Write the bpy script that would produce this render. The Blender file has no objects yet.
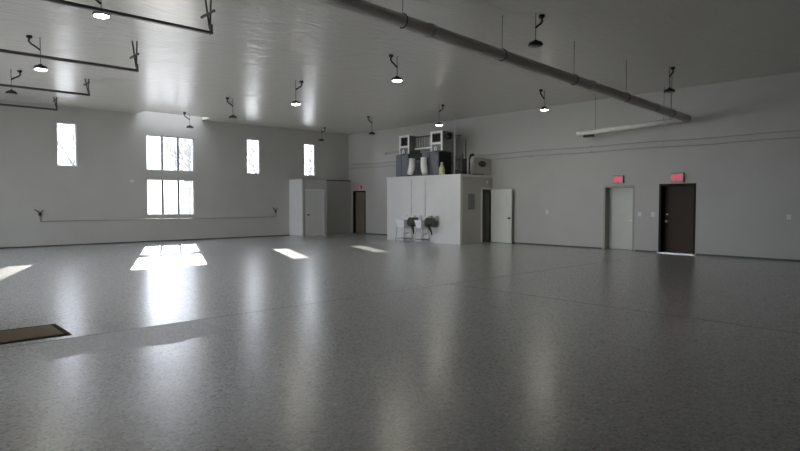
import bpy, bmesh, math, random
from mathutils import Vector, Matrix
random.seed(7)
SC = bpy.context.scene
COL = SC.collection
PI = math.pi

# ------------------------------------------------------------------ materials
def mat(name, col=(.5, .5, .5), rough=.5, metal=0., spec=.5, emit=None, estr=0., coat=0., coat_rough=.1):
    m = bpy.data.materials.new(name); m.use_nodes = True
    b = m.node_tree.nodes['Principled BSDF']
    b.inputs['Base Color'].default_value = (*col, 1)
    b.inputs['Roughness'].default_value = rough
    b.inputs['Metallic'].default_value = metal
    b.inputs['Specular IOR Level'].default_value = spec
    b.inputs['Coat Weight'].default_value = coat
    b.inputs['Coat Roughness'].default_value = coat_rough
    if emit:
        b.inputs['Emission Color'].default_value = (*emit, 1)
        b.inputs['Emission Strength'].default_value = estr
    return m

def varied(m, scale=6., amount=.08, bump=0., bscale=60., detail=4., stretch=(1, 1, 1)):
    """slight procedural mottling of the base colour plus an optional fine bump"""
    nt = m.node_tree; N = nt.nodes; L = nt.links; b = N['Principled BSDF']
    tc = N.new('ShaderNodeTexCoord'); mp = N.new('ShaderNodeMapping'); mp.inputs['Scale'].default_value = stretch
    L.new(tc.outputs['Object'], mp.inputs['Vector'])
    n = N.new('ShaderNodeTexNoise'); n.inputs['Scale'].default_value = scale; n.inputs['Detail'].default_value = detail
    L.new(mp.outputs[0], n.inputs['Vector'])
    c = list(b.inputs['Base Color'].default_value)
    r = N.new('ShaderNodeValToRGB')
    r.color_ramp.elements[0].position = .3; r.color_ramp.elements[1].position = .7
    r.color_ramp.elements[0].color = [x * (1 - amount) for x in c[:3]] + [1]
    r.color_ramp.elements[1].color = [min(1, x * (1 + amount)) for x in c[:3]] + [1]
    L.new(n.outputs['Fac'], r.inputs['Fac']); L.new(r.outputs[0], b.inputs['Base Color'])
    if bump:
        n2 = N.new('ShaderNodeTexNoise'); n2.inputs['Scale'].default_value = bscale
        L.new(mp.outputs[0], n2.inputs['Vector'])
        bp = N.new('ShaderNodeBump'); bp.inputs['Strength'].default_value = bump; bp.inputs['Distance'].default_value = .01
        L.new(n2.outputs['Fac'], bp.inputs['Height']); L.new(bp.outputs[0], b.inputs['Normal'])
    return m

M = {}
M['wall'] = varied(mat('grey_wall_paint', (.50, .49, .452), .42, spec=.4), 1.2, .03, .15, 90)
M['wall_light'] = varied(mat('pale_wall_panel', (.72, .715, .69), .4, spec=.4), 1.5, .03)
M['base'] = mat('dark_cove_base', (.09, .09, .088), .5)
M['white_trim'] = varied(mat('white_trim_paint', (.72, .72, .70), .4), 4, .03)
M['vinyl'] = mat('white_vinyl_frame', (.78, .79, .78), .35)
M['mullion'] = mat('backlit_mullion', (.30, .31, .33), .5)  # white mullions greyed, their backlit shade put into the colour
M['door_grey'] = varied(mat('light_grey_door_paint', (.66, .66, .62), .38), 3, .03)
M['door_pale'] = varied(mat('pale_door_paint', (.76, .76, .69), .38), 3, .03)
M['door_shut'] = varied(mat('pale_grey_green_door', (.60, .60, .53), .38), 3, .03)
M['frame_dark'] = mat('olive_grey_door_frame', (.36, .36, .32), .45)
M['door_brown'] = varied(mat('dark_brown_door_paint', (.060, .044, .032), .55, spec=.2), 3, .08)
M['door_tan'] = varied(mat('olive_brown_door', (.20, .17, .115), .5, spec=.25), 5, .12, stretch=(6, 6, .4))
M['frame_brown'] = mat('near_black_brown_frame', (.020, .015, .012), .55, spec=.2)
M['chrome'] = mat('satin_nickel', (.82, .81, .78), .35, .5)
M['alu'] = mat('aluminium_sill', (.80, .80, .78), .35, .6)
M['steel'] = varied(mat('galvanised_steel', (.42, .42, .40), .42, .7), 8, .12)
M['dark_steel'] = mat('dark_steel', (.085, .080, .075), .5, .2)
M['black'] = mat('black_fitting', (.012, .012, .012), .5)
M['cord'] = mat('black_cord', (.02, .02, .02), .6)
M['rod'] = mat('dark_grey_rod', (.07, .07, .068), .5, .4)
M['tube'] = varied(mat('warm_grey_heater_tube', (.46, .42, .38), .45, .0), 2.5, .10, stretch=(.5, 4, 4))
M['tube_pale'] = varied(mat('pale_heater_tube', (.90, .90, .83), .45, .0), 3, .05)
M['plate'] = mat('white_cover_plate', (.72, .72, .70), .35)
M['conduit'] = mat('grey_conduit', (.36, .36, .35), .45, .1)
M['conduit_light'] = mat('pale_conduit', (.50, .50, .48), .45, .2)
M['furnace'] = varied(mat('slate_grey_cabinet', (.15, .155, .17), .4, .2), 5, .1)
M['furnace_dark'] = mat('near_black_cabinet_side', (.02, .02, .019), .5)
M['duct'] = varied(mat('galvanised_duct', (.27, .27, .25), .45, .4), 6, .15)
M['duct_white'] = mat('white_duct_flange', (.93, .93, .91), .4)
M['pvc'] = mat('white_pvc', (.93, .93, .90), .35)
M['yellow'] = mat('pale_yellow_plastic', (.62, .62, .38), .45)
M['panel_grey'] = varied(mat('grey_breaker_panel', (.20, .21, .22), .4, .3), 5, .05)
M['sink'] = mat('white_sink_plastic', (.86, .87, .90), .35)
M['green_dark'] = varied(mat('dark_green_housing', (.075, .085, .07), .45), 10, .2)
M['bluegrey'] = mat('blue_grey_bar', (.20, .21, .30), .45)
M['rubber'] = mat('black_rubber_edge', (.03, .024, .018), .85, spec=.1)
M['carpet'] = varied(mat('brown_mat_pile', (.25, .205, .145), .95, spec=.1), 70, .28, .6, 160)
M['joint'] = mat('dark_joint_filler', (.16, .16, .16), .6)
M['housing'] = mat('black_lamp_housing', (.02, .02, .02), .45, .3)
M['lens_on'] = mat('lit_lamp_lens', (.9, .9, .9), .3, emit=(1, .965, .80), estr=42.)
M['lens_off'] = mat('frosted_lamp_lens', (.30, .30, .28), .35)
M['exit_face'] = mat('exit_sign_face', (.62, .26, .30), .4, emit=(1, .12, .18), estr=.03)
M['exit_red'] = mat('lit_red_letters', (.8, .05, .09), .4, emit=(1, .10, .18), estr=.20)
M['exit_box'] = mat('shaded_exit_housing', (.13, .14, .11), .5)  # dark green tone carries the shade on the sign's side
M['gdoor'] = varied(mat('white_ribbed_door_panel', (.55, .55, .53), .45), 3, .03)
M['bark'] = varied(mat('grey_bark', (.2, .2, .2), .9), 12, .25)
M['concrete'] = varied(mat('pale_yard_gravel', (.62, .61, .58), .95, spec=.1), .6, .12, .3, 30)
M['hatch'] = varied(mat('steel_grate', (.10, .08, .05), .6), 10, .2)

# glass: clear pane with a little mirror
def glass():
    m = bpy.data.materials.new('clear_window_glass'); m.use_nodes = True
    N = m.node_tree.nodes; L = m.node_tree.links; N.clear()
    o = N.new('ShaderNodeOutputMaterial'); mx = N.new('ShaderNodeMixShader')
    t = N.new('ShaderNodeBsdfTransparent'); t.inputs[0].default_value = (.97, .97, .97, 1)
    g = N.new('ShaderNodeBsdfGlossy'); g.inputs['Roughness'].default_value = .02
    fr = N.new('ShaderNodeFresnel'); fr.inputs[0].default_value = 1.3
    L.new(fr.outputs[0], mx.inputs[0]); L.new(t.outputs[0], mx.inputs[1]); L.new(g.outputs[0], mx.inputs[2])
    L.new(mx.outputs[0], o.inputs[0]); return m
M['glass'] = glass()

# ceiling: glossy white-grey film with soft wrinkles and panel seams
def ceiling_mat():
    m = mat('glossy_ceiling_liner', (.69, .665, .61), .27, spec=.6)
    N = m.node_tree.nodes; L = m.node_tree.links; b = N['Principled BSDF']
    tc = N.new('ShaderNodeTexCoord')
    mp = N.new('ShaderNodeMapping'); mp.inputs['Scale'].default_value = (.55, 1.5, 1)
    L.new(tc.outputs['Object'], mp.inputs['Vector'])
    n = N.new('ShaderNodeTexNoise'); n.inputs['Scale'].default_value = 1.3; n.inputs['Detail'].default_value = 3
    n.inputs['Distortion'].default_value = .6
    L.new(mp.outputs[0], n.inputs['Vector'])
    bp = N.new('ShaderNodeBump'); bp.inputs['Strength'].default_value = .55; bp.inputs['Distance'].default_value = .02
    L.new(n.outputs['Fac'], bp.inputs['Height'])
    mp2 = N.new('ShaderNodeMapping'); mp2.inputs['Scale'].default_value = (.7, 2.6, 1); mp2.inputs['Rotation'].default_value = (0, 0, .12)
    L.new(tc.outputs['Object'], mp2.inputs['Vector'])
    n2 = N.new('ShaderNodeTexNoise'); n2.inputs['Scale'].default_value = 2.1; n2.inputs['Detail'].default_value = 3; n2.inputs['Distortion'].default_value = 1.2
    L.new(mp2.outputs[0], n2.inputs['Vector'])
    bp2 = N.new('ShaderNodeBump'); bp2.inputs['Strength'].default_value = .9; bp2.inputs['Distance'].default_value = .022
    L.new(n2.outputs['Fac'], bp2.inputs['Height']); L.new(bp.outputs[0], bp2.inputs['Normal']); L.new(bp2.outputs[0], b.inputs['Normal'])
    return m
M['ceiling'] = ceiling_mat()

# floor: grey epoxy with flakes
DUL = 0.
def floor_mat():
    m = mat('grey_flake_epoxy', (.2, .2, .2), .3, spec=.9, coat=.8, coat_rough=.28)
    N = m.node_tree.nodes; L = m.node_tree.links; b = N['Principled BSDF']
    tc0 = N.new('ShaderNodeTexCoord'); tc = N.new('ShaderNodeMapping'); tc.inputs['Location'].default_value = (0, 0, .137)
    L.new(tc0.outputs['Object'], tc.inputs['Vector'])
    v = N.new('ShaderNodeTexVoronoi'); v.inputs['Scale'].default_value = 48
    L.new(tc.outputs[0], v.inputs['Vector'])
    sep = N.new('ShaderNodeSeparateColor'); L.new(v.outputs['Color'], sep.inputs[0])
    r = N.new('ShaderNodeValToRGB'); cr = r.color_ramp; cr.interpolation = 'CONSTANT'
    cr.elements[0].position = 0; cr.elements[0].color = (.26, .26, .265, 1)
    cr.elements[1].position = .16; cr.elements[1].color = (.345, .345, .35, 1)
    for p, c in ((.42, .39), (.68, .43), (.86, .49), (.95, .56)):
        e = cr.elements.new(p); e.color = (c * .995, c, c * 1.0, 1)
    L.new(sep.outputs[0], r.inputs['Fac'])
    n = N.new('ShaderNodeTexNoise'); n.inputs['Scale'].default_value = .53; n.inputs['Detail'].default_value = 3
    L.new(tc.outputs[0], n.inputs['Vector'])
    mr = N.new('ShaderNodeMapRange'); mr.inputs[3].default_value = .92; mr.inputs[4].default_value = 1.10
    L.new(sep.outputs[1], mr.inputs[0])
    mx = N.new('ShaderNodeMix'); mx.data_type = 'RGBA'; mx.blend_type = 'MULTIPLY'; mx.inputs[0].default_value = 1
    L.new(r.outputs[0], mx.inputs[6]); L.new(mr.outputs[0], mx.inputs[7]); L.new(mx.outputs[2], b.inputs['Base Color'])
    # bump: orange peel of the clear coat and slow waves of the trowelled slab
    n1 = N.new('ShaderNodeTexNoise'); n1.inputs['Scale'].default_value = 45; n1.inputs['Detail'].default_value = 2
    n2 = N.new('ShaderNodeTexNoise'); n2.inputs['Scale'].default_value = 1.1; n2.inputs['Detail'].default_value = 2
    L.new(tc.outputs[0], n1.inputs['Vector']); L.new(tc.outputs[0], n2.inputs['Vector'])
    b1 = N.new('ShaderNodeBump'); b1.inputs['Strength'].default_value = .25; b1.inputs['Distance'].default_value = .0012
    b2 = N.new('ShaderNodeBump'); b2.inputs['Strength'].default_value = .30; b2.inputs['Distance'].default_value = .012
    L.new(n1.outputs['Fac'], b1.inputs['Height']); L.new(n2.outputs['Fac'], b2.inputs['Height'])
    L.new(b2.outputs[0], b1.inputs['Normal']); L.new(b1.outputs[0], b.inputs['Normal'])
    rr = N.new('ShaderNodeMapRange'); rr.inputs[3].default_value = .25; rr.inputs[4].default_value = .34
    L.new(sep.outputs[2], rr.inputs[0])
    # one duller trowelled patch just in front of the long joint
    sx = N.new('ShaderNodeSeparateXYZ'); L.new(tc.outputs[0], sx.inputs[0])
    def mth(op, a, bb):
        q = N.new('ShaderNodeMath'); q.operation = op
        for i, w in enumerate((a, bb)):
            if hasattr(w, 'links'): L.new(w, q.inputs[i])
            else: q.inputs[i].default_value = w
        return q.outputs[0]
    ed = mth('MULTIPLY', n2.outputs['Fac'], .5)
    lo = mth('GREATER_THAN', mth('ADD', sx.outputs[1], ed), 6.75 + DUL)
    hi = mth('LESS_THAN', sx.outputs[1], 7.48)
    xx = mth('MULTIPLY', mth('GREATER_THAN', sx.outputs[0], 1.3), mth('LESS_THAN', mth('ADD', sx.outputs[0], ed), 3.55))
    dull = mth('MULTIPLY', mth('MULTIPLY', mth('MULTIPLY', lo, hi), xx), .22)
    L.new(mth('ADD', rr.outputs[0], dull), b.inputs['Roughness']); L.new(mth('ADD', dull, .28), b.inputs['Coat Roughness'])
    return m
M['floor'] = floor_mat()

# ------------------------------------------------------------------ mesh builder
class MB:
    def __init__(s): s.bm = bmesh.new()
    def box(s, x0, x1, y0, y1, z0, z1, bev=0.):
        r = bmesh.ops.create_cube(s.bm, size=1.)
        vs = r['verts']
        bmesh.ops.scale(s.bm, vec=(abs(x1 - x0), abs(y1 - y0), abs(z1 - z0)), verts=vs)
        bmesh.ops.translate(s.bm, vec=((x0 + x1) / 2, (y0 + y1) / 2, (z0 + z1) / 2), verts=vs)
        if bev:
            es = list({e for v in vs for e in v.link_edges})
            bmesh.ops.bevel(s.bm, geom=es, offset=bev, segments=2, affect='EDGES', profile=.5)
        return s
    def tube(s, pts, r, n=12, caps=True, closed=False):
        pts = [Vector(p) for p in pts]; rings = []
        rad = r if isinstance(r, (list, tuple)) else [r] * len(pts)
        prev = None
        for i, p in enumerate(pts):
            if i == 0: d = pts[1] - p
            elif i == len(pts) - 1: d = p - pts[i - 1]
            else: d = (pts[i + 1] - p).normalized() + (p - pts[i - 1]).normalized()
            d.normalize()
            if prev is None:
                a = Vector((0, 0, 1)) if abs(d.z) < .9 else Vector((1, 0, 0))
                u = d.cross(a).normalized()
            else:
                u = (prev - d * prev.dot(d)).normalized()
            prev = u; w = d.cross(u)
            rings.append([s.bm.verts.new(p + (u * math.cos(2 * PI * k / n) + w * math.sin(2 * PI * k / n)) * rad[i]) for k in range(n)])
        for a, b in zip(rings, rings[1:]):
            for k in range(n):
                f = s.bm.faces.new((a[k], a[(k + 1) % n], b[(k + 1) % n], b[k])); f.smooth = True
        if caps:
            s.bm.faces.new(rings[0][::-1]); s.bm.faces.new(rings[-1])
        return s
    def lathe(s, prof, c=(0, 0, 0), n=24, axis='Z'):
        rings = []
        for (r, h) in prof:
            ring = []
            for k in range(n):
                a = 2 * PI * k / n; x, y = r * math.cos(a), r * math.sin(a)
                p = {'Z': (x, y, h), 'X': (h, x, y), 'Y': (x, h, y)}[axis]
                ring.append(s.bm.verts.new((c[0] + p[0], c[1] + p[1], c[2] + p[2])))
            rings.append(ring)
        for a, b in zip(rings, rings[1:]):
            for k in range(n):
                f = s.bm.faces.new((a[k], a[(k + 1) % n], b[(k + 1) % n], b[k])); f.smooth = True
        if prof[0][0] > 1e-4: s.bm.faces.new(rings[0][::-1])
        if prof[-1][0] > 1e-4: s.bm.faces.new(rings[-1])
        return s
    def bar(s, p, q, w, h):
        """rectangular bar between two points"""
        p, q = Vector(p), Vector(q); d = (q - p).normalized()
        a = Vector((0, 0, 1)) if abs(d.z) < .9 else Vector((0, 1, 0))
        u = d.cross(a).normalized(); v = u.cross(d)
        vs = [s.bm.verts.new(c + u * su * w / 2 + v * sv * h / 2) for c in (p, q) for su, sv in ((-1, -1), (1, -1), (1, 1), (-1, 1))]
        for i in ((3, 2, 1, 0), (4, 5, 6, 7), (0, 1, 5, 4), (1, 2, 6, 5), (2, 3, 7, 6), (3, 0, 4, 7)):
            s.bm.faces.new([vs[k] for k in i])
        return s
    def prism(s, poly, ax, a, b):
        """extrude a 2D polygon along axis ax from a to b; poly in the two other axes (in order)"""
        def P(u, v, t): return {0: (t, u, v), 1: (u, t, v), 2: (u, v, t)}[ax]
        A = [s.bm.verts.new(P(u, v, a)) for u, v in poly]; Bv = [s.bm.verts.new(P(u, v, b)) for u, v in poly]
        s.bm.faces.new(A[::-1]); s.bm.faces.new(Bv)
        n = len(poly)
        for k in range(n): s.bm.faces.new((A[k], A[(k + 1) % n], Bv[(k + 1) % n], Bv[k]))
        return s
    def build(s, name, m, parent=None, loc=None):
        bm = s.bm
        bmesh.ops.remove_doubles(bm, verts=bm.verts, dist=1e-6)
        bmesh.ops.recalc_face_normals(bm, faces=bm.faces)
        off = Vector(loc) if loc is not None else Vector((0, 0, 0))
        r = parent
        while r is not None and r.parent is not None: r = r.parent
        if r is not None: off = r.location.copy()
        bmesh.ops.translate(bm, vec=-off, verts=bm.verts)
        me = bpy.data.meshes.new(name); bm.to_mesh(me); bm.free(); me.materials.append(m)
        o = bpy.data.objects.new(name, me); COL.objects.link(o)
        if parent is not None: o.parent = parent
        else: o.location = off
        return o

def thing(name, label, cat, loc, group=None):
    o = bpy.data.objects.new(name, None); COL.objects.link(o); o.empty_display_size = .1
    o.location = loc; o['label'] = label; o['category'] = cat
    if group: o['group'] = group
    return o
def tag(o, label, cat, group=None):
    o['label'] = label; o['category'] = cat
    if group: o['group'] = group
    return o
def struct(o, label=None):
    o['kind'] = 'structure'
    if label: o['label'] = label
    return o
def dup(root, loc):
    r = root.copy(); COL.objects.link(r); r.location = loc
    for ch in list(root.children):
        c = ch.copy(); COL.objects.link(c); c.parent = r
        for g in list(ch.children):
            d = g.copy(); COL.objects.link(d); d.parent = c
    return r

# ------------------------------------------------------------------ dimensions (metres)
XL, XR, YF, YB, H = -.6, 18.1, -2.5, 23.4, 5.0
TH = .16

def holed_wall(fixed, t, ax, u0, u1, z0, z1, holes):
    """wall slab at ax=fixed .. fixed+t with rectangular openings (u0,u1,z0,z1)"""
    us = sorted({u0, u1, *[h[0] for h in holes], *[h[1] for h in holes]})
    zs = sorted({z0, z1, *[h[2] for h in holes], *[h[3] for h in holes]})
    def solid(i, j):
        if i < 0 or j < 0 or i >= len(us) - 1 or j >= len(zs) - 1: return False
        u, z = (us[i] + us[i + 1]) / 2, (zs[j] + zs[j + 1]) / 2
        return not any(h[0] < u < h[1] and h[2] < z < h[3] for h in holes)
    b = MB()
    def P(u, f, z): return (u, f, z) if ax == 1 else (f, u, z)
    def quad(*p): b.bm.faces.new([b.bm.verts.new(P(*q)) for q in p])
    f0, f1 = fixed, fixed + t
    for i in range(len(us) - 1):
        for j in range(len(zs) - 1):
            if not solid(i, j): continue
            a, c, d, e = us[i], us[i + 1], zs[j], zs[j + 1]
            quad((a, f0, d), (c, f0, d), (c, f0, e), (a, f0, e)); quad((a, f1, d), (a, f1, e), (c, f1, e), (c, f1, d))
            if not solid(i - 1, j): quad((a, f0, d), (a, f0, e), (a, f1, e), (a, f1, d))
            if not solid(i + 1, j): quad((c, f0, d), (c, f1, d), (c, f1, e), (c, f0, e))
            if not solid(i, j - 1): quad((a, f0, d), (a, f1, d), (c, f1, d), (c, f0, d))
            if not solid(i, j + 1): quad((a, f0, e), (c, f0, e), (c, f1, e), (a, f1, e))
    return b

# ------------------------------------------------------------------ shell
WIN = [(5.04, 5.70, 2.86, 4.42), (8.12, 10.04, 2.83, 4.22), (8.12, 10.04, 1.06, 2.49), (12.43, 13.09, 2.83, 4.38), (15.43, 16.06, 2.83, 4.37)]
struct(holed_wall(YB, TH, 1, XL, XR, 0, 5.4, WIN).build('wall_back', M['wall']))
D_PALE = (8.48, 9.53, 0, 2.11); D_DARK = (6.62, 7.69, 0, 2.13); D_TAN = (22.05, 23.03, 0, 2.13)
struct(holed_wall(XR, .42, 0, YF, YB + TH, 0, 5.4, [D_PALE, D_DARK, D_TAN]).build('wall_right', M['wall']))
struct(MB().box(XL, XR, YF - .2, YF, 0, 5.4).build('wall_front', M['wall']))
# the left wall carries the overhead door openings
GD = [(9.35, 12.95, 0, 4.2), (17.75, 21.55, 0, 4.2)]
ADDED_LW = [(4.9, 6.9, 1.0, 2.3), (13.5, 17.2, .8, 4.1)]  # unseen windows added to the left wall for more daylight
struct(holed_wall(XL - .2, .2, 0, YF - .2, YB + TH, 0, 5.4, GD + ADDED_LW).build('wall_left', M['wall']))
struct(MB().box(XL - .2, XR + .42, YF - .2, YB + TH, -.12, 0).build('floor', M['floor']))

# ceiling slab; roof-light slot added to brighten the wall above the paired windows
PX0, PX1, PY0 = 7.80, 10.40, 22.55
cb = MB()
for (x0, x1, y0, y1) in ((XL - .2, XR + .42, YF - .2, PY0), (XL - .2, PX0, PY0, YB + TH), (PX1, XR + .42, PY0, YB + TH)):
    cb.box(x0, x1, y0, y1, H, H + .08)
cb.box(PX0 - .04, PX0, PY0, YB, H + .08, 5.42).box(PX1, PX1 + .04, PY0, YB, H + .08, 5.42).box(PX0 - .04, PX1 + .04, PY0 - .04, PY0, H + .08, 5.42)
struct(cb.build('ceiling', M['ceiling']))
rd = MB()
for (x0, x1, y0, y1) in ((XL - .3, XR + .6, YF - .3, PY0), (XL - .3, PX0, PY0, YB + .3), (PX1, XR + .6, PY0, YB + .3), (PX0, PX1, YB, YB + .3)):
    rd.box(x0, x1, y0, y1, 5.4205, 5.5)
struct(rd.build('ceiling_roof_deck', M['steel']))
struct(MB().box(PX0, PX1, PY0, YB, 5.44, 5.446).build('window_8', M['glass']))  # unseen roof light, added to let sky onto the wall top

# outside ground and bare trees seen through the windows
struct(MB().box(-60, 90, -30, 140, -.6, -.14).build('ground', M['concrete']))

def tree(x, y, h, seed):
    rnd = random.Random(seed); r = thing('bare_tree', 'pale leafless tree outdoors, washed out behind the window glass', 'tree', (x, y, -.14), 'leafless trees beyond the windows')
    tr = MB(); br = MB()
    def grow(mb, p, d, l, rad, depth):
        q = p + d * l
        mb.tube([p, (p + q) / 2 + Vector((rnd.uniform(-.04, .04) * l, rnd.uniform(-.04, .04) * l, 0)), q], [rad, rad * .85, rad * .7], 5, caps=False)
        if depth == 0: return
        for k in range(3 if depth > 1 else 4):
            t = Vector((rnd.uniform(-1, 1), rnd.uniform(-1, 1), rnd.uniform(.1, .9))).normalized()
            e = (d * .75 + t * .75).normalized()
            grow(br, q if k else p + d * l * rnd.uniform(.5, .9), e, l * rnd.uniform(.62, .8), rad * .6, depth - 1)
    grow(tr, Vector((x, y, -.2)), Vector((rnd.uniform(-.05, .05), rnd.uniform(-.05, .05), 1)).normalized(), h * .27, h * .02, 5)
    tr.build('trunk', M['bark'], r); br.build('branches', M['bark'], r)
    return r
tk = 0
for (x, y, h) in ((4.5, 43, 8.2), (8.2, 48, 9.4), (12, 45, 8.8), (15.2, 49, 9.4), (18.5, 44, 8.4), (22, 50, 9.8), (25.5, 46, 9), (29, 51, 10), (32.5, 47, 9), (36.5, 50, 9.5), (10, 64, 12), (20, 66, 12.5), (30, 65, 12.3), (40, 66, 12.5)):
    tk += 1; tree(x, y, h * 1.12, tk)

# thin dark cove base along the walls
struct(MB().box(XL, 14.6, YB - .012, YB, 0, .05).build('baseboard_back', M['base']))
bb = MB()
for a, b in ((YF, 6.57), (7.74, 8.43), (9.58, 14.2), (18.35, 22.0)):
    bb.box(XR - .012, XR, a, b, 0, .05)
struct(bb.build('baseboard_right', M['base']))

# saw-cut joints of the slab
struct(MB().box(XL, XR, 7.475, 7.487, -.001, .0015).build('trim_1', M['joint']), 'long control joint running across the slab')
struct(MB().box(8.205, 8.217, YF, 7.47, -.001, .0015).build('trim_2', M['joint']), 'control joint running towards the viewer')

# ------------------------------------------------------------------ windows of the back wall
def window(k, x0, x1, z0, z1, lites):
    fr = MB(); y0, y1 = YB + .045, YB + .115; w = .045
    fr.box(x0, x0 + w, y0, y1, z0, z1).box(x1 - w, x1, y0, y1, z0, z1)
    fr.box(x0 + w, x1 - w, y0, y1, z0, z0 + w).box(x0 + w, x1 - w, y0, y1, z1 - w, z1)
    root = struct(fr.build('window_%d' % k, M['vinyl'], loc=(x0, YB, z0)))
    step = (x1 - x0) / lites
    for i in range(1, lites):
        x = x0 + step * i
        MB().box(x - .045, x + .045, y0 + .005, y1 - .005, z0 + w, z1 - w).build('mullion', M['mullion'], root)
    for i in range(lites):
        a = x0 + (w if i == 0 else step * i + .045); b = x1 - w if i == lites - 1 else x0 + step * (i + 1) - .045
        MB().box(a, b, y0 + .03, y0 + .036, z0 + w, z1 - w).build('pane', M['glass'], root)
    return root
for k, (a, b) in enumerate(zip(WIN, (1, 3, 3, 1, 1))):
    window(k + 1, *a, b)

# overhead doors of the left wall (outside the frame): ribbed panels, glazing added for daylight
def garage_door(k, y0, y1, z1, bands):
    x0, x1 = XL - .10, XL - .05
    b = holed_wall(x0, .05, 0, y0, y1, 0, z1, bands)
    r = struct(b.build('door_%d' % k, M['gdoor'], loc=(x0, y0, 0)))
    for (a, c, d, e) in bands:
        MB().box(x0 + .02, x0 + .026, a, c, d, e).build('pane', M['glass'], r)
    return r
def bands(y0, y1, rows):
    o = []; n = 3; w = (y1 - y0 - .3) / n
    for (d, e) in rows:
        for i in range(n): o.append((y0 + .15 + w * i + .06, y0 + .15 + w * (i + 1) - .06, d, e))
    return o
garage_door(5, *GD[0][:2], 4.2, bands(*GD[0][:2], ((.12, 1.0), (1.08, 2.0), (2.08, 3.0), (3.08, 4.05))))
garage_door(6, *GD[1][:2], 4.2, bands(*GD[1][:2], ((.12, 1.0), (1.08, 2.0), (2.08, 3.0), (3.08, 4.05))))

for k, (a, b, c, d) in enumerate(ADDED_LW):  # the added windows, out of view, that feed daylight in
    fr = holed_wall(XL - .12, .06, 0, a, b, c, d, [(a + .06, (a + b) / 2 - .03, c + .06, d - .06), ((a + b) / 2 + .03, b - .06, c + .06, d - .06)])
    wn = struct(fr.build('window_%d' % (k + 6), M['vinyl'], loc=(XL, a, c)))
    MB().box(XL - .092, XL - .086, a + .06, b - .06, c + .06, d - .06).build('pane', M['glass'], wn)

# ------------------------------------------------------------------ doors in the right wall
def recessed_door(k, y0, y1, z1, mf, mleaf, depth, hinge_near, hardware):
    """steel door standing back in the wall's reveal"""
    fr = MB(); w = .055; xa, xb = XR - .003, XR + depth + .04
    fr.box(xa, xb, y0 - .01, y0 + w, 0, z1 + .01).box(xa, xb, y1 - w, y1 + .01, 0, z1 + .01).box(xa, xb, y0 + w, y1 - w, z1 - w, z1 + .01)
    root = struct(fr.build('door_%d' % k, mf, loc=(XR, y0, 0)))
    lf = MB().box(XR + depth, XR + depth + .045, y0 + w, y1 - w, .012, z1 - w, .003).build('door_leaf', mleaf, root)
    x = XR + depth
    if hardware == 'knob':
        yk = y1 - w - .09
        MB().lathe([(.048, 0), (.048, -.012), (.018, -.016), (.018, -.045), (.040, -.052), (.046, -.075), (.032, -.096), (0, -.1)], (x, yk, .98), 16, 'X').build('door_knob', M['chrome'], lf)
        MB().lathe([(.032, 0), (.032, -.018), (.018, -.022), (0, -.022)], (x, yk, 1.20), 16, 'X').build('deadbolt', M['chrome'], lf)
        MB().box(XR - .09, XR + depth + .02, y0 - .02, y1 + .0, .0, .022).build('threshold', M['alu'], root)
    elif hardware == 'lever':
        yk = y0 + w + .09
        MB().lathe([(.032, 0), (.032, -.014), (.012, -.018), (.012, -.06)], (x, yk, .98), 14, 'X').bar((x - .055, yk, .98), (x - .055, yk + .12, .98), .016, .022).build('door_handle', M['chrome'], lf)
        MB().lathe([(.028, 0), (.028, -.016), (0, -.018)], (x, yk, 1.17), 14, 'X').build('deadbolt', M['chrome'], lf)
    # hinges on the other jamb
    return root
recessed_door(1, *D_DARK[:2], 2.13, M['frame_brown'], M['door_brown'], .26, True, 'knob')
recessed_door(2, *D_PALE[:2], 2.11, M['frame_dark'], M['door_shut'], .26, True, 'lever')
recessed_door(3, *D_TAN[:2], 2.13, M['frame_brown'], M['door_tan'], .12, True, 'none')
struct(MB().box(XR + .42, XR + .5, YF, YB + TH, -.1, 5.4).build('wall_right_leak_stop', M['gdoor']))  # unseen backing added to stop light leaking in under the doors

def flat_text(txt, size, m, name, parent, loc_world, face, ext=.006):
    cu = bpy.data.curves.new(name, 'FONT'); cu.body = txt; cu.size = size; cu.extrude = ext; cu.align_x = 'CENTER'; cu.align_y = 'CENTER'
    cu.offset = .004
    ob = bpy.data.objects.new('tmp', cu); COL.objects.link(ob)
    dg = bpy.context.evaluated_depsgraph_get(); me = bpy.data.meshes.new_from_object(ob.evaluated_get(dg))
    bpy.data.objects.remove(ob)
    # local +Z of the text faces -X of the room
    me.transform(Matrix(((0, 0, -1, 0), (-1, 0, 0, 0), (0, 1, 0, 0), (0, 0, 0, 1))))
    me.transform(Matrix.Translation(Vector(loc_world) - parent.location))
    me.materials.clear(); me.materials.append(m)
    o = bpy.data.objects.new(name, me); COL.objects.link(o); o.parent = parent
    return o
def exit_sign(yc, zc, w, h, label, group='exit signs over the doors'):
    r = thing('exit_sign', label, 'exit sign', (XR, yc, zc - h / 2), group)
    MB().box(XR - .07, XR, yc - w / 2, yc + w / 2, zc - h / 2, zc + h / 2, .006).build('housing', M['exit_box'], r)
    MB().box(XR - .078, XR - .068, yc - w / 2 + .012, yc + w / 2 - .012, zc - h / 2 + .012, zc + h / 2 - .012, .003).build('face', M['exit_face'], r)
    flat_text('EXIT', h * .56 * w / .30 if w < .34 else h * .62, M['exit_red'], 'lettering', r, (XR - .079, yc, zc), -1)
    return r
exit_sign(7.13, 2.32, .36, .29, 'red lit exit sign above the dark brown door')
exit_sign(8.99, 2.32, .32, .25, 'red lit exit sign above the pale grey door')
exit_sign(22.50, 2.31, .34, .16, 'faint red exit sign above the distant brown door near the corner')

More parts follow.
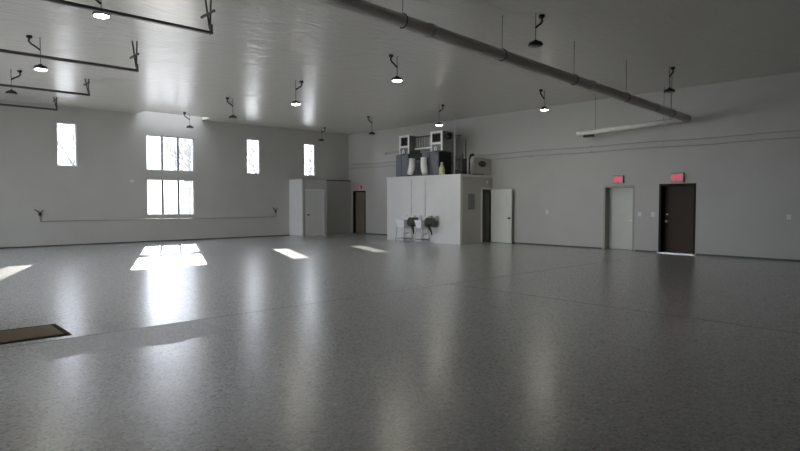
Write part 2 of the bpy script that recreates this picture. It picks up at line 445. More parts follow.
def cover_plate(x, y, z, name, label, toggles=1, axis=0, cat='switch'):
    r = thing(name, label, cat, (x, y, z))
    if axis == 0:
        MB().box(x - .008, x, y - .055, y + .055, z - .07, z + .07, .003).build('plate', M['plate'], r)
        MB().box(x - .016, x - .007, y - .012, y + .012, z - .028, z + .028, .002).build('toggle', M['plate'], r)
    else:
        MB().box(x - .075, x + .075, y - .008, y, z - .05, z + .05, .003).build('plate', M['plate'], r)
        MB().box(x - .035, x + .035, y - .014, y - .007, z - .02, z + .02, .002).build('sensor_cover', M['plate'], r)
    return r
cover_plate(XR, 8.30, 1.19, 'light_switch', 'white light switch just beside the lever of the pale grey door')
cover_plate(XR, 7.88, 1.19, 'light_switch', 'white light switch beside the knob side of the dark brown door')
cover_plate(XR, 11.71, 1.22, 'light_switch', 'white wall switch alone between the open door and pale grey door')
cover_plate(XR, 4.25, 1.18, 'light_switch', 'white wall switch on the blank wall past the dark brown door')
cover_plate(7.57, YB, 2.39, 'wall_sensor', 'small white sensor plate beside the paired windows', axis=1, cat='sensor')

# ------------------------------------------------------------------ lines along the walls
def cable_run(z, label):
    r = thing('wall_cable', label, 'cable', (XR, 4, z))
    y = YF + .1; pts = []
    while y < 23.3: pts.append((XR - .02, y, z + .012 * math.sin(y * 1.7))); y += .6
    pts.append((XR - .02, 23.3, z)); MB().tube(pts, .014, 6).build('cable', M['conduit'], r)
    y = YF + .5
    while y < 23.2: MB().box(XR - .036, XR, y - .012, y + .012, z - .02, z + .02).build('cable_clip', M['conduit'], r); y += 2.4
    return r
cable_run(3.45, 'upper of the two thin grey cables running high along the long wall')
cable_run(3.27, 'lower of the two thin grey cables running high along the long wall')

r = thing('air_line', 'grey compressed-air pipe running low along the window wall', 'pipe', (9, YB, .9))
MB().tube([(4.47, YB - .04, 1.12), (4.47, YB - .04, .93), (4.50, YB - .04, .9), (13.78, YB - .04, .9), (13.83, YB - .04, .93), (13.83, YB - .04, 1.16)], .017, 8).build('pipe', M['conduit'], r)
for x in (4.47, 13.83):
    MB().lathe([(.03, 0), (.045, .03), (.045, .08), (.025, .11)], (x, YB - .05, 1.1), 12).bar((x, YB - .05, 1.19), (x - .16, YB - .05, 1.32), .03, .03).bar((x, YB - .05, 1.19), (x + .11, YB - .05, 1.30), .025, .025).build('shutoff_valve', M['rod'], r)
x = 5.2
while x < 13.6: MB().box(x - .012, x + .012, YB - .06, YB - .001, .875, .925).build('pipe_clip', M['conduit'], r); x += 1.4

# ------------------------------------------------------------------ corner closet
CX0, CX1, CY0, CH = 14.60, 15.95, 22.30, 2.62
cl = holed_wall(CY0, .10, 1, CX0 + .1, CX1, 0, CH, [(14.80, 15.74, 0, 2.13)])
cl.box(CX0, CX0 + .10, CY0, YB, 0, CH).box(CX1 - .1, CX1, CY0 + .1, YB, 0, CH)
cl.box(CX0 + .1, CX1 - .1, CY0 + .1, YB, CH - .1, CH)
struct(cl.build('wall_closet', M['wall'], loc=(CX0, CY0, 0)))
struct(MB().box(14.66, 14.72, CY0 - .014, CY0 - .0005, 0, CH).build('trim_6', M['conduit']), 'dark gap strip beside the closet door')
struct(MB().box(CX0 - .01, CX0 - .0005, CY0 - .01, YB, .05, CH).build('trim_3', M['white_trim']), 'closet side skin painted paler for the light falling on it')  # closet side coloured paler to stand for the light striking it
struct(MB().box(CX0 - .02, CX1 + .01, CY0 - .02, YB, CH + .0005, CH + .03).build('trim_4', M['conduit']), 'thin cap along the closet top')
# low furred-out wall between closet and corner with its dark cap
struct(MB().box(CX1 + .001, XR - .001, YB - .13, YB - .001, 0, CH).build('wall_furring', M['wall']))
struct(MB().box(CX1 + .012, XR - .001, YB - .17, YB - .001, CH + .0005, CH + .05).build('trim_5', M['rod']), 'dark cap above the furred-out wall')
fr = MB(); y0 = CY0 - .012
fr.box(14.76, 14.80, y0, CY0 + .1, 0, 2.17).box(15.74, 15.80, y0, CY0 + .1, 0, 2.17).box(14.80, 15.74, y0, CY0 + .1, 2.11, 2.17)
dr = struct(fr.build('door_4', M['white_trim'], loc=(14.76, CY0, 0)))
lf = MB().box(14.80, 15.74, CY0 + .0, CY0 + .045, .012, 2.11, .003).build('door_leaf', M['door_grey'], dr)
MB().lathe([(.034, 0), (.034, -.012), (.014, -.016), (.014, -.045), (.034, -.052), (.038, -.072), (.024, -.09), (0, -.092)], (14.89, CY0, .99), 16, 'Y').build('door_knob', M['black'], lf)

# ------------------------------------------------------------------ mechanical room
MX, MY0, MY1, MH = 16.2, 14.2, 18.3, 2.62
OX0, OX1 = 17.47, 18.06
mr = MB()
mr.box(MX, MX + .12, MY0, MY1, 0, MH - .1).box(MX + .12, XR - .001, MY1 - .12, MY1, 0, MH - .1)
struct(mr.build('wall_room_face', M['wall_light'], loc=(MX, MY0, 0)))
sd = holed_wall(MY0, .12, 1, MX + .12, XR - .001, 0, MH - .1, [(OX0, OX1, 0, 2.07)])
struct(sd.build('wall_room_side', M['wall'], loc=(MX, MY0, 0)))
struct(MB().box(MX - .02, XR - .001, MY0 - .02, MY1 + .02, MH - .0995, MH).build('ceiling_room_deck', M['wall_light'], loc=(MX, MY0, MH)))
# panel seams on the face
for i, y in enumerate((17.05, 15.85)):
    pass
fr = MB()
fr.box(OX0 - .06, OX0, MY0 - .015, MY0 + .12, 0, 2.13).box(OX0, OX1, MY0 - .015, MY0 + .12, 2.07, 2.13).box(OX1, XR - .001, MY0 - .015, MY0 + .12, 0, 2.13)
dr = struct(fr.build('door_7', M['white_trim'], loc=(OX0, MY0, 0)))
hx, hy = 18.03, MY0 - .03; ang = math.radians(4)
ex, ey = hx - 1.03 * math.sin(ang), hy - 1.03 * math.cos(ang)
leaf = MB().bar((hx - .025, hy, 1.045), (ex - .025, ey, 1.045), .045, 2.05).build('door_leaf', M['door_pale'], dr)
kx, ky = ex - .05 + .004, ey + .08
MB().lathe([(.034, 0), (.034, -.012), (.014, -.016), (.014, -.05), (.034, -.056), (.038, -.078), (.024, -.095), (0, -.097)], (kx, ky, .97), 16, 'X').build('door_knob', M['black'], leaf)
for z in (.25, 1.05, 1.85): MB().tube([(hx - .005, hy + .015, z - .05), (hx - .005, hy + .015, z + .05)], .012, 8).build('hinge', M['steel'], leaf)

r = thing('breaker_panel', 'grey electrical breaker panel on the side of the small room', 'electrical panel', (16.82, MY0, 1.31))
MB().box(16.62, 17.0, MY0 - .03, MY0, 1.31, 1.89, .004).build('box', M['panel_grey'], r)
MB().box(16.66, 16.96, MY0 - .042, MY0 - .0305, 1.36, 1.84, .003).build('cover', M['panel_grey'], r)
MB().box(16.92, 16.945, MY0 - .052, MY0 - .0425, 1.56, 1.64).build('latch', M['black'], r)
r = thing('alarm_strobe', 'small pale alarm unit above the open doorway', 'alarm', (17.75, MY0, 2.3))
MB().box(17.70, 17.80, MY0 - .03, MY0, 2.28, 2.42, .006).build('housing', M['door_grey'], r)
MB().box(17.725, 17.775, MY0 - .05, MY0 - .03, 2.33, 2.38, .006).build('lens', M['plate'], r)

# two supply pipes dropping down the face
for y, nm in ((16.80, 'far'), (16.02, 'near')):
    r = thing('supply_pipe', 'thin grey supply pipe dropping down the pale face to the %s hose reel' % ('first' if nm == 'far' else 'second'), 'pipe', (MX, y, 1), 'supply pipes on the pale face')
    r['label'] = ('thin vertical supply pipe above the hose reel next to the first white sink' if nm == 'far' else 'thin vertical supply pipe above the hose reel nearer the room corner')
    MB().tube([(MX - .02, y, 1.0), (MX - .02, y, MH - .1)], .009, 8).build('pipe', M['wall_light'], r)
    for z in (1.3, 1.8, 2.3): MB().box(MX - .034, MX, y - .016, y + .016, z - .012, z + .012).build('pipe_clip', M['conduit_light'], r)

def utility_sink(y0, y1, label, group):
    r = thing('utility_sink', label, 'sink', (MX - .3, (y0 + y1) / 2, 0), group)
    x0, x1 = MX - .50, MX - .03
    b = MB()   # hollow tub with sloping walls
    t0, t1, zt, zb, w = .86, .52, .88, .56, .03
    def ring(a, z, d): return [b.bm.verts.new(p) for p in ((x0 + a, y0 + a, z), (x1 - a, y0 + a, z), (x1 - a, y1 - a, z), (x0 + a, y1 - a, z))]
    R = [ring(.05, zb, 0), ring(0, zt - .04, 0), ring(-.012, zt - .04, 0), ring(-.012, zt, 0), ring(.03, zt, 0), ring(.075, zb + .03, 0)]
    for p, q in zip(R, R[1:]):
        for k in range(4): b.bm.faces.new((p[k], p[(k + 1) % 4], q[(k + 1) % 4], q[k]))
    b.bm.faces.new(R[0][::-1]); b.bm.faces.new(R[-1])
    b.build('tub', M['sink'], r)
    for (x, y) in ((x0 + .05, y0 + .05), (x1 - .05, y0 + .05), (x0 + .05, y1 - .05), (x1 - .05, y1 - .05)):
        sx = x0 if x < (x0 + x1) / 2 else x1; sy = y0 if y < (y0 + y1) / 2 else y1
        MB().tube([(x, y, .60), (sx, sy, 0)], .014, 8).build('leg', M['conduit_light'], r)
    MB().box(x0 + .02, x1 - .02, y0 + .02, y1 - .02, .11, .135).build('lower_shelf', M['bluegrey'], r)
    ym = (y0 + y1) / 2
    f = MB().box(x1 - .05, x1 - .0, ym - .09, ym + .09, .88, .93, .006)
    f.tube([(x1 - .03, ym, .93), (x1 - .03, ym, 1.03), (x1 - .10, ym, 1.07), (x1 - .18, ym, 1.03)], .011, 8).build('faucet', M['chrome'], r)
    MB().tube([((x0 + x1) / 2, ym, .56), ((x0 + x1) / 2, ym, .36), ((x0 + x1) / 2 + .1, ym, .30), (x1 + .01, ym, .34)], .022, 8).build('drain_pipe', M['pvc'], r)
    return r
utility_sink(16.72, 17.22, 'white utility sink at the far end of the pale face', 'utility sinks on the pale face')
utility_sink(15.76, 16.12, 'white utility sink between the two dark hose reels', 'utility sinks on the pale face')

def hose_reel(yc, w, label, tilt):
    r = thing('hose_reel', label, 'hose reel', (MX, yc, .55), 'hose reels on the pale face')
    # bracket, two white cheek plates, dark drum with wound hose, hanging hose tail
    MB().box(MX - .03, MX, yc - w * .3, yc + w * .3, .62, 1.0).build('wall_bracket', M['dark_steel'], r)
    for s in (-1, 1):
        MB().prism([(MX - .02, .84), (MX - .20, .84), (MX - .22, .98), (MX - .16, 1.03), (MX - .02, 1.03)], 1, 0, 0) if False else None
        y = yc + s * w * .34
        b = MB(); b.prism([(MX - .03, .86), (MX - .19, .88), (MX - .22, .97), (MX - .15, 1.04), (MX - .03, 1.04)], 1, y - w * .13, y + w * .13)
        b.build('side_cheek', M['pvc' if tilt == 0 else 'conduit_light'], r)
    MB().lathe([(.06, -w * .46), (.18, -w * .46), (.19, -w * .42), (.15, -w * .36), (.155, -w * .1), (.145, 0), (.155, w * .1), (.15, w * .36), (.19, w * .42), (.18, w * .46), (.06, w * .46)], (MX - .205, yc, .79), 20, 'Y').build('drum', M['green_dark'], r)
    h = MB()
    for k in range(7):
        yy = yc - w * .3 + k * w * .1
        pts = [(MX - .205 + .165 * math.cos(a), yy, .79 + .165 * math.sin(a)) for a in [2 * PI * j / 14 for j in range(15)]]
        h.tube(pts, .016, 6)
    h.build('wound_hose', M['green_dark'], r)
    MB().tube([(MX - .30, yc + .05, .68), (MX - .30, yc - .01, .56), (MX - .27, yc - .02 - tilt * .04, .44), (MX - .24, yc - .02 - tilt * .06, .30)], [.04, .05, .035, .018], 8).build('hose_tail', M['black'], r)
    return r
hose_reel(16.44, .50, 'dark green hose reel with bright white cheeks next to the far sink', 0)
hose_reel(15.50, .46, 'dark green hose reel with dull grey cheeks nearest the room corner', 1)

# ------------------------------------------------------------------ equipment on the deck
Z0 = MH
def furnace(y0, y1, x0, x1, z1, label, side_dark=True):
    r = thing('furnace', label, 'furnace', ((x0 + x1) / 2, (y0 + y1) / 2, Z0), 'furnaces on top of the small room')
    MB().box(x0, x1, y0, y1, Z0 + .03, z1, .006).build('cabinet', M['furnace'], r)
    MB().box(x0 - .012, x0 - .0005, y0 + .03, (y0 + y1) / 2 - .01, Z0 + .06, z1 - .04, .003).build('access_panel', M['furnace'], r)
    MB().box(x0 - .012, x0 - .0005, (y0 + y1) / 2 + .01, y1 - .03, Z0 + .06, z1 - .04, .003).build('access_panel', M['furnace'], r)
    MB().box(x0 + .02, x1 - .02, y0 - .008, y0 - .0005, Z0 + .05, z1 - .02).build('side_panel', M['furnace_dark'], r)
    MB().box(x0 + .02, x1 - .02, y0 + .02, y1 - .02, Z0, Z0 + .03).build('base_rail', M['conduit_light'], r)
    return r
furnace(17.42, 18.18, 16.60, 17.25, 3.57, 'slate grey furnace cabinet at the far end of the deck')
furnace(15.70, 16.62, 16.60, 17.35, 3.58, 'wide slate grey furnace cabinet nearer the room corner')
r = thing('air_handler', 'dark narrow cabinet standing between the two white curved ducts', 'air handler', (16.95, 17.0, Z0))
MB().box(16.75, 17.2, 16.72, 17.30, Z0, 3.30, .006).build('cabinet', M['furnace'], r)
MB().box(16.64, 17.3, 16.70, 17.40, 3.3, 3.56, .006).build('plenum', M['furnace_dark'], r)
MB().box(16.735, 16.7495, 16.78, 17.24, Z0 + .1, 3.2, .003).build('front_panel', M['dark_steel'], r)

def curved_duct(y, bend, label):
    r = thing('flue_elbow', label, 'duct', (16.5, y, Z0), 'white curved ducts on the deck')
    pts = [(16.44, y, 3.35), (16.44, y, 3.1), (16.44, y + bend * .02, 2.95), (16.43, y + bend * .06, 2.80), (16.42, y + bend * .10, 2.70)]
    MB().tube(pts, [.12, .13, .14, .135, .115], 14).build('duct', M['pvc'], r)
    MB().lathe([(.125, 0), (.135, .01), (.135, .04), (.12, .05)], (16.44, y, 3.31), 14).build('collar', M['duct_white'], r)
    return r
curved_duct(17.04, 1, 'white curved duct on the far side of the dark narrow cabinet')
curved_duct(16.35, -1, 'white curved duct on the near side of the dark narrow cabinet')

def return_box(y0, y1, z0, z1, zf, label):
    x0, x1 = 16.5, 17.15
    r = thing('duct_box', label, 'duct', ((x0 + x1) / 2, (y0 + y1) / 2, z0), 'open duct boxes above the furnaces')
    b = holed_wall(x0, .03, 0, y0 + .02, y1 - .02, z0, z1 - .02, [(y0 + .10, y1 - .10, zf + .08, z1 - .10)])
    b.box(x0 + .03, x1, y0 + .02, y0 + .04, z0, z1 - .02).box(x0 + .03, x1, y1 - .04, y1 - .02, z0, z1 - .02)
    b.box(x0 + .03, x1, y0 + .04, y1 - .04, z1 - .04, z1 - .02).box(x1 - .02, x1, y0 + .04, y1 - .04, z0, z1 - .04)
    b.build('duct_body', M['duct'], r)
    w = .085
    f = MB(); xa, xb = x0 - .03, x0 - .0005
    f.box(xa, xb, y0, y0 + w, zf, z1).box(xa, xb, y1 - w, y1, zf, z1).box(xa, xb, y0 + w, y1 - w, z1 - w, z1).box(xa, xb, y0 + w, y1 - w, zf, zf + w)
    f.build('flange', M['duct_white'], r)
    g = MB()
    for k in range(6):
        z = zf + .1 + k * (z1 - zf - .2) / 5.5
        g.box(x0 + .002, x0 + .028, y0 + .1, y1 - .1, z, z + .012)
    g.build('louvre', M['dark_steel'], r)
    ym = (y0 + y1) / 2
    MB().tube([(x0 - .06, ym - .05, z0 + .0), (x0 - .06, ym - .05, z0 + .12), (x0 - .06, ym, z0 + .17), (x0 - .06, ym + .05, z0 + .12), (x0 - .06, ym + .05, z0)], .028, 8).build('vent_loop', M['pvc'], r)
    MB().box(x0 - .03, x0 - .0005, y0, y0 + .07, z0, zf).build('corner_strip', M['duct_white'], r)
    MB().box(x0 - .03, x0 - .0005, y1 - .07, y1, z0, zf).build('corner_strip', M['duct_white'], r)
    return r
return_box(17.24, 17.84, 3.575, 4.34, 3.82, 'square duct box with white rimmed opening above the far furnace')
return_box(15.38, 16.02, 3.585, 4.36, 3.84, 'taller square duct box with white rimmed opening above the wide furnace')

# ribbed duct between the two boxes
r = thing('ribbed_duct', 'grey ribbed sheet duct joining the two square duct boxes', 'duct', (16.9, 16.8, 3.7))
MB().box(16.85, 17.14, 16.021, 17.239, 3.80, 4.24).build('duct_body', M['duct'], r)
rb = MB()
for k in range(8):
    y = 16.10 + k * .142
    rb.box(16.815, 16.8495, y, y + .045, 3.82, 4.22)
rb.build('rib', M['conduit_light'], r)
MB().box(16.78, 17.14, 16.03, 17.23, 3.74, 3.7995).build('base_strip', M['duct_white'], r)
MB().box(16.80, 17.14, 16.03, 17.23, 4.2405, 4.28).build('top_strip', M['dark_steel'], r)

r = thing('vent_pipe', 'pale pipe sticking out sideways beyond the far duct box', 'pipe', (16.7, 18.2, 3.72))
MB().tube([(16.7, 17.845, 3.72), (16.7, 18.95, 3.70)], .045, 12).lathe([(.055, 0), (.055, .06)], (16.7, 18.92, 3.69), 12, 'Y').build('pipe', M['conduit_light'], r)

# blower motor at the side of the near box
r = thing('blower_motor', 'round black motor on the side of the taller duct box', 'motor', (16.85, 15.4, 4.15))
MB().lathe([(.12, 0), (.13, -.03), (.13, -.15), (.09, -.18), (0, -.18)], (16.80, 15.395, 4.15), 18, 'Y').build('motor', M['black'], r)
MB().tube([(16.80, 15.21, 4.15), (16.80, 15.0, 4.16), (17.0, 14.9, 4.16)], .012, 6).build('wire', M['black'], r)

# yellow jug beside the wide furnace
r = thing('jug', 'pale yellow plastic jug with narrow neck in front of the wide furnace', 'jug', (16.50, 15.42, Z0))
MB().lathe([(.10, 0), (.12, .02), (.12, .22), (.09, .32), (.045, .40), (.04, .46)], (16.50, 15.42, Z0), 16).build('bottle', M['yellow'], r)
MB().lathe([(.048, 0), (.048, .04), (0, .045)], (16.50, 15.42, Z0 + .46), 12).build('cap', M['plate'], r)

# pump set at the deck's near corner
r = thing('water_heater', 'dark boxy tank by the near corner of the deck', 'tank', (16.92, 14.73, Z0))
MB().box(16.75, 17.1, 14.60, 14.86, Z0, 3.25, .02).build('tank', M['furnace_dark'], r)
MB().lathe([(.05, 0), (.05, .1), (.03, .12), (.03, .2)], (16.92, 14.73, 3.25), 12).build('flue_stub', M['dark_steel'], r)
def riser(x, y, z1, m, label, rad=.022):
    r = thing('riser_pipe', label, 'pipe', (x, y, Z0), 'riser pipes behind the deck equipment')
    MB().tube([(x, y, Z0), (x, y, z1)], rad, 10).build('pipe', M[m], r)
    MB().lathe([(rad + .012, 0), (rad + .012, .05)], (x, y, Z0 + .5), 10).build('coupling', M[m], r)
    return r
riser(16.5, 14.76, H, 'conduit_light', 'tallest pale riser pipe going up to the ceiling from the deck', .024)
riser(17.6, 15.35, 3.9, 'conduit', 'shorter grey riser pipe close behind the round black motor', .02)
riser(17.6, 15.15, 4.1, 'rod', 'thin dark riser pipe beside the tallest pale riser', .02)
r = thing('exhaust_post', 'short white exhaust post with a black hooked cap at the deck edge', 'pipe', (16.6, 14.30, Z0))
MB().tube([(16.8, 14.36, Z0), (16.8, 14.36, 3.14)], .032, 10).build('post', M['conduit_light'], r)
MB().tube([(16.8, 14.28, Z0 + .0), (16.8, 14.28, 3.2), (16.82, 14.23, 3.34), (16.84, 14.12, 3.36)], [.025, .03, .05, .05], 10).build('hooked_cap', M['black'], r)
r = thing('pump', 'small dark pump unit lying on the near deck edge', 'pump', (16.8, 14.45, Z0))
MB().lathe([(.07, 0), (.085, .03), (.085, .30), (.05, .34)], (16.50, 14.34, Z0 + .10), 14, 'Y').build('motor', M['furnace_dark'], r)
MB().box(16.42, 16.58, 14.34, 14.66, Z0, Z0 + .03).build('base_plate', M['dark_steel'], r)
r = thing('hose_coil', 'low black flexible hose lying along the deck edge', 'hose', (17.0, 14.24, Z0))
MB().tube([(16.9, 14.20, Z0 + .016), (17.1, 14.21, Z0 + .017), (17.3, 14.19, Z0 + .016), (17.55, 14.2, Z0 + .017)], .016, 8).build('hose', M['black'], r)

# small dark supply boot on the wall over the open door
r = thing('wall_duct', 'squat grey duct casing with dark oval opening, on the deck above the open door', 'duct', (17.55, 14.65, Z0))
MB().box(17.05, XR - .001, 14.28, 15.0, Z0, 3.26, .004).build('casing', M['wall'], r)
MB().lathe([(.0, -.05), (.16, -.05), (.19, -.03), (.19, .0), (.0, .0)], (0, 0, 0), 24, 'Y').build('opening_collar', M['dark_steel'], r)
oc = r.children[-1]; oc.location = (17.55 - r.location.x, 14.28 - r.location.y, 3.05 - r.location.z); oc.scale = (1.15, 1, .62)
for v in oc.data.vertices: v.co += Vector(r.location)

# ------------------------------------------------------------------ tube heater
r = thing('tube_heater', 'long grey radiant tube heater slung below the ceiling, turning pale along the wall', 'heater', (8.5, 6.6, 4.0))
ZA, ZBh = 4.60, 3.965        # height at X=0 and at X=17.4 (the tube is pitched)
def zt(x): return ZA + (ZBh - ZA) * (x / 17.4)
MB().tube([(XL + .05, 6.6, zt(XL)), (17.32, 6.6, zt(17.32))], .098, 20).build('tube', M['tube'], r)
MB().tube([(17.32, 6.6, zt(17.32)), (17.44, 6.63, 3.962), (17.5, 6.72, 3.96), (17.5, 6.84, 3.96)], [.098, .09, .08, .06], 16).build('elbow', M['tube'], r)
MB().tube([(17.5, 6.8, 3.965), (17.5, 10.2, 3.845)], .074, 14).build('return_tube', M['tube_pale'], r)
MB().lathe([(.08, 0), (.086, .02), (.086, .14), (.06, .16)], (17.5, 10.05, 3.848), 14, 'Y').build('end_cap', M['duct_white'], r)
MB().box(17.44, 17.56, 9.6, 9.95, 3.71, 3.785, .01).build('gas_valve', M['black'], r)
MB().bar((XL + .1, 6.655, zt(XL) - .088), (17.3, 6.655, zt(17.3) - .088), .03, .012).build('reflector_lip', M['conduit_light'], r)
for x in (2.6, 6.77, 11.9, 15.2):
    MB().lathe([(.100, -.05), (.112, -.045), (.112, .045), (.100, .05)], (x, 6.6, zt(x)), 20, 'X').build('coupling', M['conduit'], r)
for x in (3.5, 6.17, 8.67, 11.17, 13.55, 16.2):
    h = MB(); pts = []
    for k in range(17):
        a = 2 * PI * k / 16; pts.append((x, 6.6 + .108 * math.sin(a), zt(x) + .108 * math.cos(a)))
    h.tube(pts, .010, 6, caps=False).build('hanger_ring', M['dark_steel'], r)
    MB().tube([(x, 6.6, zt(x) + .105), (x, 6.6, H)], .006, 6).build('hanger_wire', M['rod'], r)
for y in (7.35, 7.15, 9.55):
    MB().tube([(17.5, y, 3.965 - (y - 6.8) * .0353 + .05), (17.5, y, H)], .006, 6).build('hanger_wire', M['rod'], r)

# ------------------------------------------------------------------ overhead door tracks
def door_track(y, z, label, xe=4.42):
    r = thing('door_track', label, 'door track', (xe, y, z), 'overhead door tracks under the ceiling')
    t = MB()
    t.box(XL + .02, xe, y - .035, y + .035, z - .004, z + .004).box(XL + .02, xe, y + .029, y + .035, z + .004, z + .06)
    t.box(XL + .02, xe, y - .035, y - .029, z + .004, z + .035)
    t.build('rail', M['dark_steel'], r)
    MB().box(xe - .03, xe, y - .03, y + .05, z - .004, z + .16).build('end_stop', M['dark_steel'], r)
    MB().bar((xe - .02, y + .05, z + .10), (xe - .09, y + .05, H), .03, .008).build('hanger_strap', M['dark_steel'], r)
    MB().bar((xe - .02, y + .04, z + .10), (xe + .00, y + .03, H), .03, .008).build('hanger_strap', M['dark_steel'], r)
    MB().bar((xe - .06, y - .22, z + .33), (xe - .06, y + .28, z + .33), .035, .035).build('cross_angle', M['rod'], r)
    MB().bar((1.4, y + .04, z + .04), (1.4, y + .04, H), .035, .008).build('hanger_strap', M['dark_steel'], r)
    return r
door_track(9.4, 4.41, 'nearest and longest looking overhead door track, ending in crossed straps', 4.38)
door_track(12.9, 4.35, 'second overhead door track, the one crossing behind the lamp rod at the frame edge', 4.34)
door_track(17.75, 4.53, 'third overhead door track from the viewer, past the lit lamps', 4.66)
door_track(21.5, 4.56, 'short looking overhead door track closest to the window wall', 4.68)


# ------------------------------------------------------------------ high bay lamps
def lamp(x, y, z, on, side, label, proto=None):
    if proto is not None:
        r = dup(proto, (x, y, z)); r['label'] = label; return r
    r = thing('high_bay_lamp', label, 'ceiling lamp', (x, y, z), 'round hanging ceiling lamps')
    hs = MB().lathe([(.124, -.012), (.134, .0), (.132, .020), (.112, .032), (.070, .042), (.058, .075), (.042, .085), (.018, .10)], (x, y, z), 28).build('housing', M['housing'], r)
    fins = MB()
    for k in range(16):
        a = 2 * PI * k / 16
        fins.bar((x + .05 * math.cos(a), y + .05 * math.sin(a), z + .052), (x + .112 * math.cos(a), y + .112 * math.sin(a), z + .038), .006, .028)
    fins.build('heat_sink', M['housing'], hs)
    MB().lathe([(.0, -.036), (.05, -.033), (.085, -.025), (.112, -.013), (.0, -.012)], (x, y, z), 28).build('lens', M['lens_on' if on else 'lens_off'], r)
    MB().tube([(x, y, z + .09), (x, y, H)], .007, 8).build('hanging_rod', M['rod'], r)
    jx = x + side * .19
    MB().lathe([(.055, 0), (.055, -.045), (.03, -.055)], (jx, y, H), 14).build('junction_box', M['black'], r)
    MB().tube([(jx, y, H - .05), (jx + side * .015, y, H - .11), (jx - side * .03, y, H - .16), (x + side * .09, y, H - .20), (x + side * .03, y, H - .24), (x, y, H - .26)], .02, 8).build('power_cord', M['cord'], r)
    return r
P_ON = {}; P_OFF = {}
L_ = [  # x, y, z, on, side, label
    (2.85, 10.1, 4.56, 1, -1, 'lit lamp hanging over the end of the nearest door track'),
    (2.76, 14.0, 4.35, 1, -1, 'lit lamp hanging beside the second door track'),
    (2.85, 17.85, 4.38, 0, 1, 'unlit lamp at the frame edge, just above the third door track'),
    (9.00, 6.1, 4.42, 0, 1, 'unlit lamp hanging just beside the long heater tube'),
    (9.26, 10.1, 4.44, 1, -1, 'lit lamp hanging alone beneath the heater tube, above the stacked duct boxes'),
    (8.97, 14.0, 4.34, 1, 1, 'lit lamp hanging between the two narrow windows of the far wall'),
    (9.00, 17.85, 4.36, 0, -1, 'unlit lamp hanging before the first narrow window past the paired ones'),
    (9.25, 21.9, 4.44, 0, -1, 'small unlit lamp hanging right above the paired windows'),
    (14.95, 6.15, 4.36, 0, 1, 'unlit lamp hanging above the pale end of the heater tube'),
    (15.40, 10.1, 4.42, 1, -1, 'lit lamp hanging near the long wall, left of the pale heater tube'),
    (14.83, 14.0, 4.28, 1, 1, 'lit lamp hanging right above the duct boxes on the small room'),
    (15.04, 17.9, 4.31, 0, -1, 'unlit lamp hanging beside the far corner, before the long wall'),
    (15.38, 21.9, 4.38, 0, 1, 'unlit lamp hanging above the corner closet'),
]
for (x, y, z, on, side, label) in L_:
    lamp(x, y, z, on, side, label)   # rods differ in length, so each is built at its own drop

# ------------------------------------------------------------------ floor mat
r = thing('floor_mat', 'brown pile floor mat with black rubber edge lying on the grey floor', 'mat', (1.0, 8.05, 0))
X0, X1, Y0, Y1 = .25, 1.76, 7.66, 8.46
e = MB(); w = .065
e.box(X0, X1, Y0, Y0 + w, 0, .010, .002).box(X0, X1, Y1 - w, Y1, 0, .010, .002).box(X0, X0 + w, Y0 + w, Y1 - w, 0, .010).box(X1 - w, X1, Y0 + w, Y1 - w, 0, .010)
e.build('rubber_edge', M['rubber'], r)
MB().box(X0 + w, X1 - w, Y0 + w, Y1 - w, 0, .014).build('pile', M['carpet'], r)

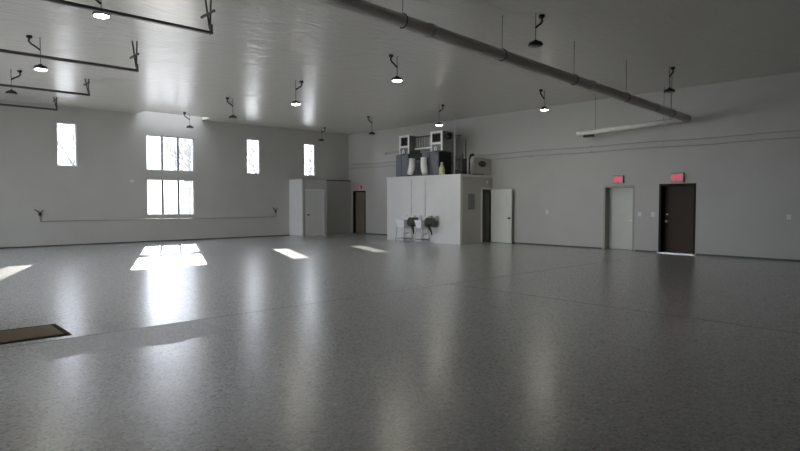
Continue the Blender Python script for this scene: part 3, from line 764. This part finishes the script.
# ------------------------------------------------------------------ daylight
W = bpy.data.worlds.new('sky'); SC.world = W; W.use_nodes = True
N = W.node_tree.nodes; L = W.node_tree.links; N.clear()
out = N.new('ShaderNodeOutputWorld'); bg = N.new('ShaderNodeBackground'); L.new(bg.outputs[0], out.inputs[0])
tc = N.new('ShaderNodeTexCoord'); no = N.new('ShaderNodeTexNoise'); no.inputs['Scale'].default_value = 9; no.inputs['Detail'].default_value = 6
L.new(tc.outputs['Generated'], no.inputs['Vector'])
rp = N.new('ShaderNodeValToRGB'); rp.color_ramp.elements[0].position = .38; rp.color_ramp.elements[1].position = .62
rp.color_ramp.elements[0].color = (.62, .68, .80, 1); rp.color_ramp.elements[1].color = (.90, .95, 1.04, 1)
L.new(no.outputs['Fac'], rp.inputs[0]); L.new(rp.outputs[0], bg.inputs[0]); bg.inputs[1].default_value = 3.1

sd_ = Vector((-.39, -1, -.443)).normalized()
su = bpy.data.lights.new('sun', 'SUN'); su.energy = 3.4; su.angle = math.radians(.45); su.color = (1, .96, .88)
so = bpy.data.objects.new('sun', su); COL.objects.link(so); so.rotation_euler = sd_.to_track_quat('-Z', 'Y').to_euler(); so.location = (20, 50, 20)

def portal(x0, x1, y0, y1, z0, z1, rot, w, h):
    a = bpy.data.lights.new('window_portal', 'AREA'); a.shape = 'RECTANGLE'; a.size = w; a.size_y = h; a.cycles.is_portal = True
    o = bpy.data.objects.new('window_portal', a); COL.objects.link(o); o.location = ((x0 + x1) / 2, (y0 + y1) / 2, (z0 + z1) / 2); o.rotation_euler = rot
for (a, b, c, d) in WIN: portal(a, b, YB + .2, YB + .2, c, d, (-PI / 2, 0, 0), b - a, d - c)
for g in GD: portal(XL - .25, XL - .25, g[0], g[1], 0, 4.2, (PI / 2, 0, -PI / 2), g[1] - g[0], 4.2)

for g in ADDED_LW: portal(XL - .25, XL - .25, g[0], g[1], g[2], g[3], (PI / 2, 0, -PI / 2), g[1] - g[0], g[3] - g[2])

# ------------------------------------------------------------------ camera
cam = bpy.data.cameras.new('camera'); co = bpy.data.objects.new('camera', cam); COL.objects.link(co)
cam.sensor_width = 36; cam.lens = 577 / 800 * 36; cam.clip_start = .05; cam.clip_end = 500
co.location = (0, 0, 1.58)
co.rotation_euler = (PI / 2 - math.atan(23.5 / 577), 0, -math.radians(42.8))
SC.camera = co

vs = SC.view_settings
vs.view_transform = 'Standard'; vs.look = 'None'; vs.gamma = 1; vs.use_curve_mapping = False; vs.exposure = 1.41
SC.cycles.use_denoising = True
SC.cycles.max_bounces = 14; SC.cycles.diffuse_bounces = 8; SC.cycles.glossy_bounces = 6; SC.cycles.transparent_max_bounces = 16
SC.cycles.sample_clamp_indirect = 8
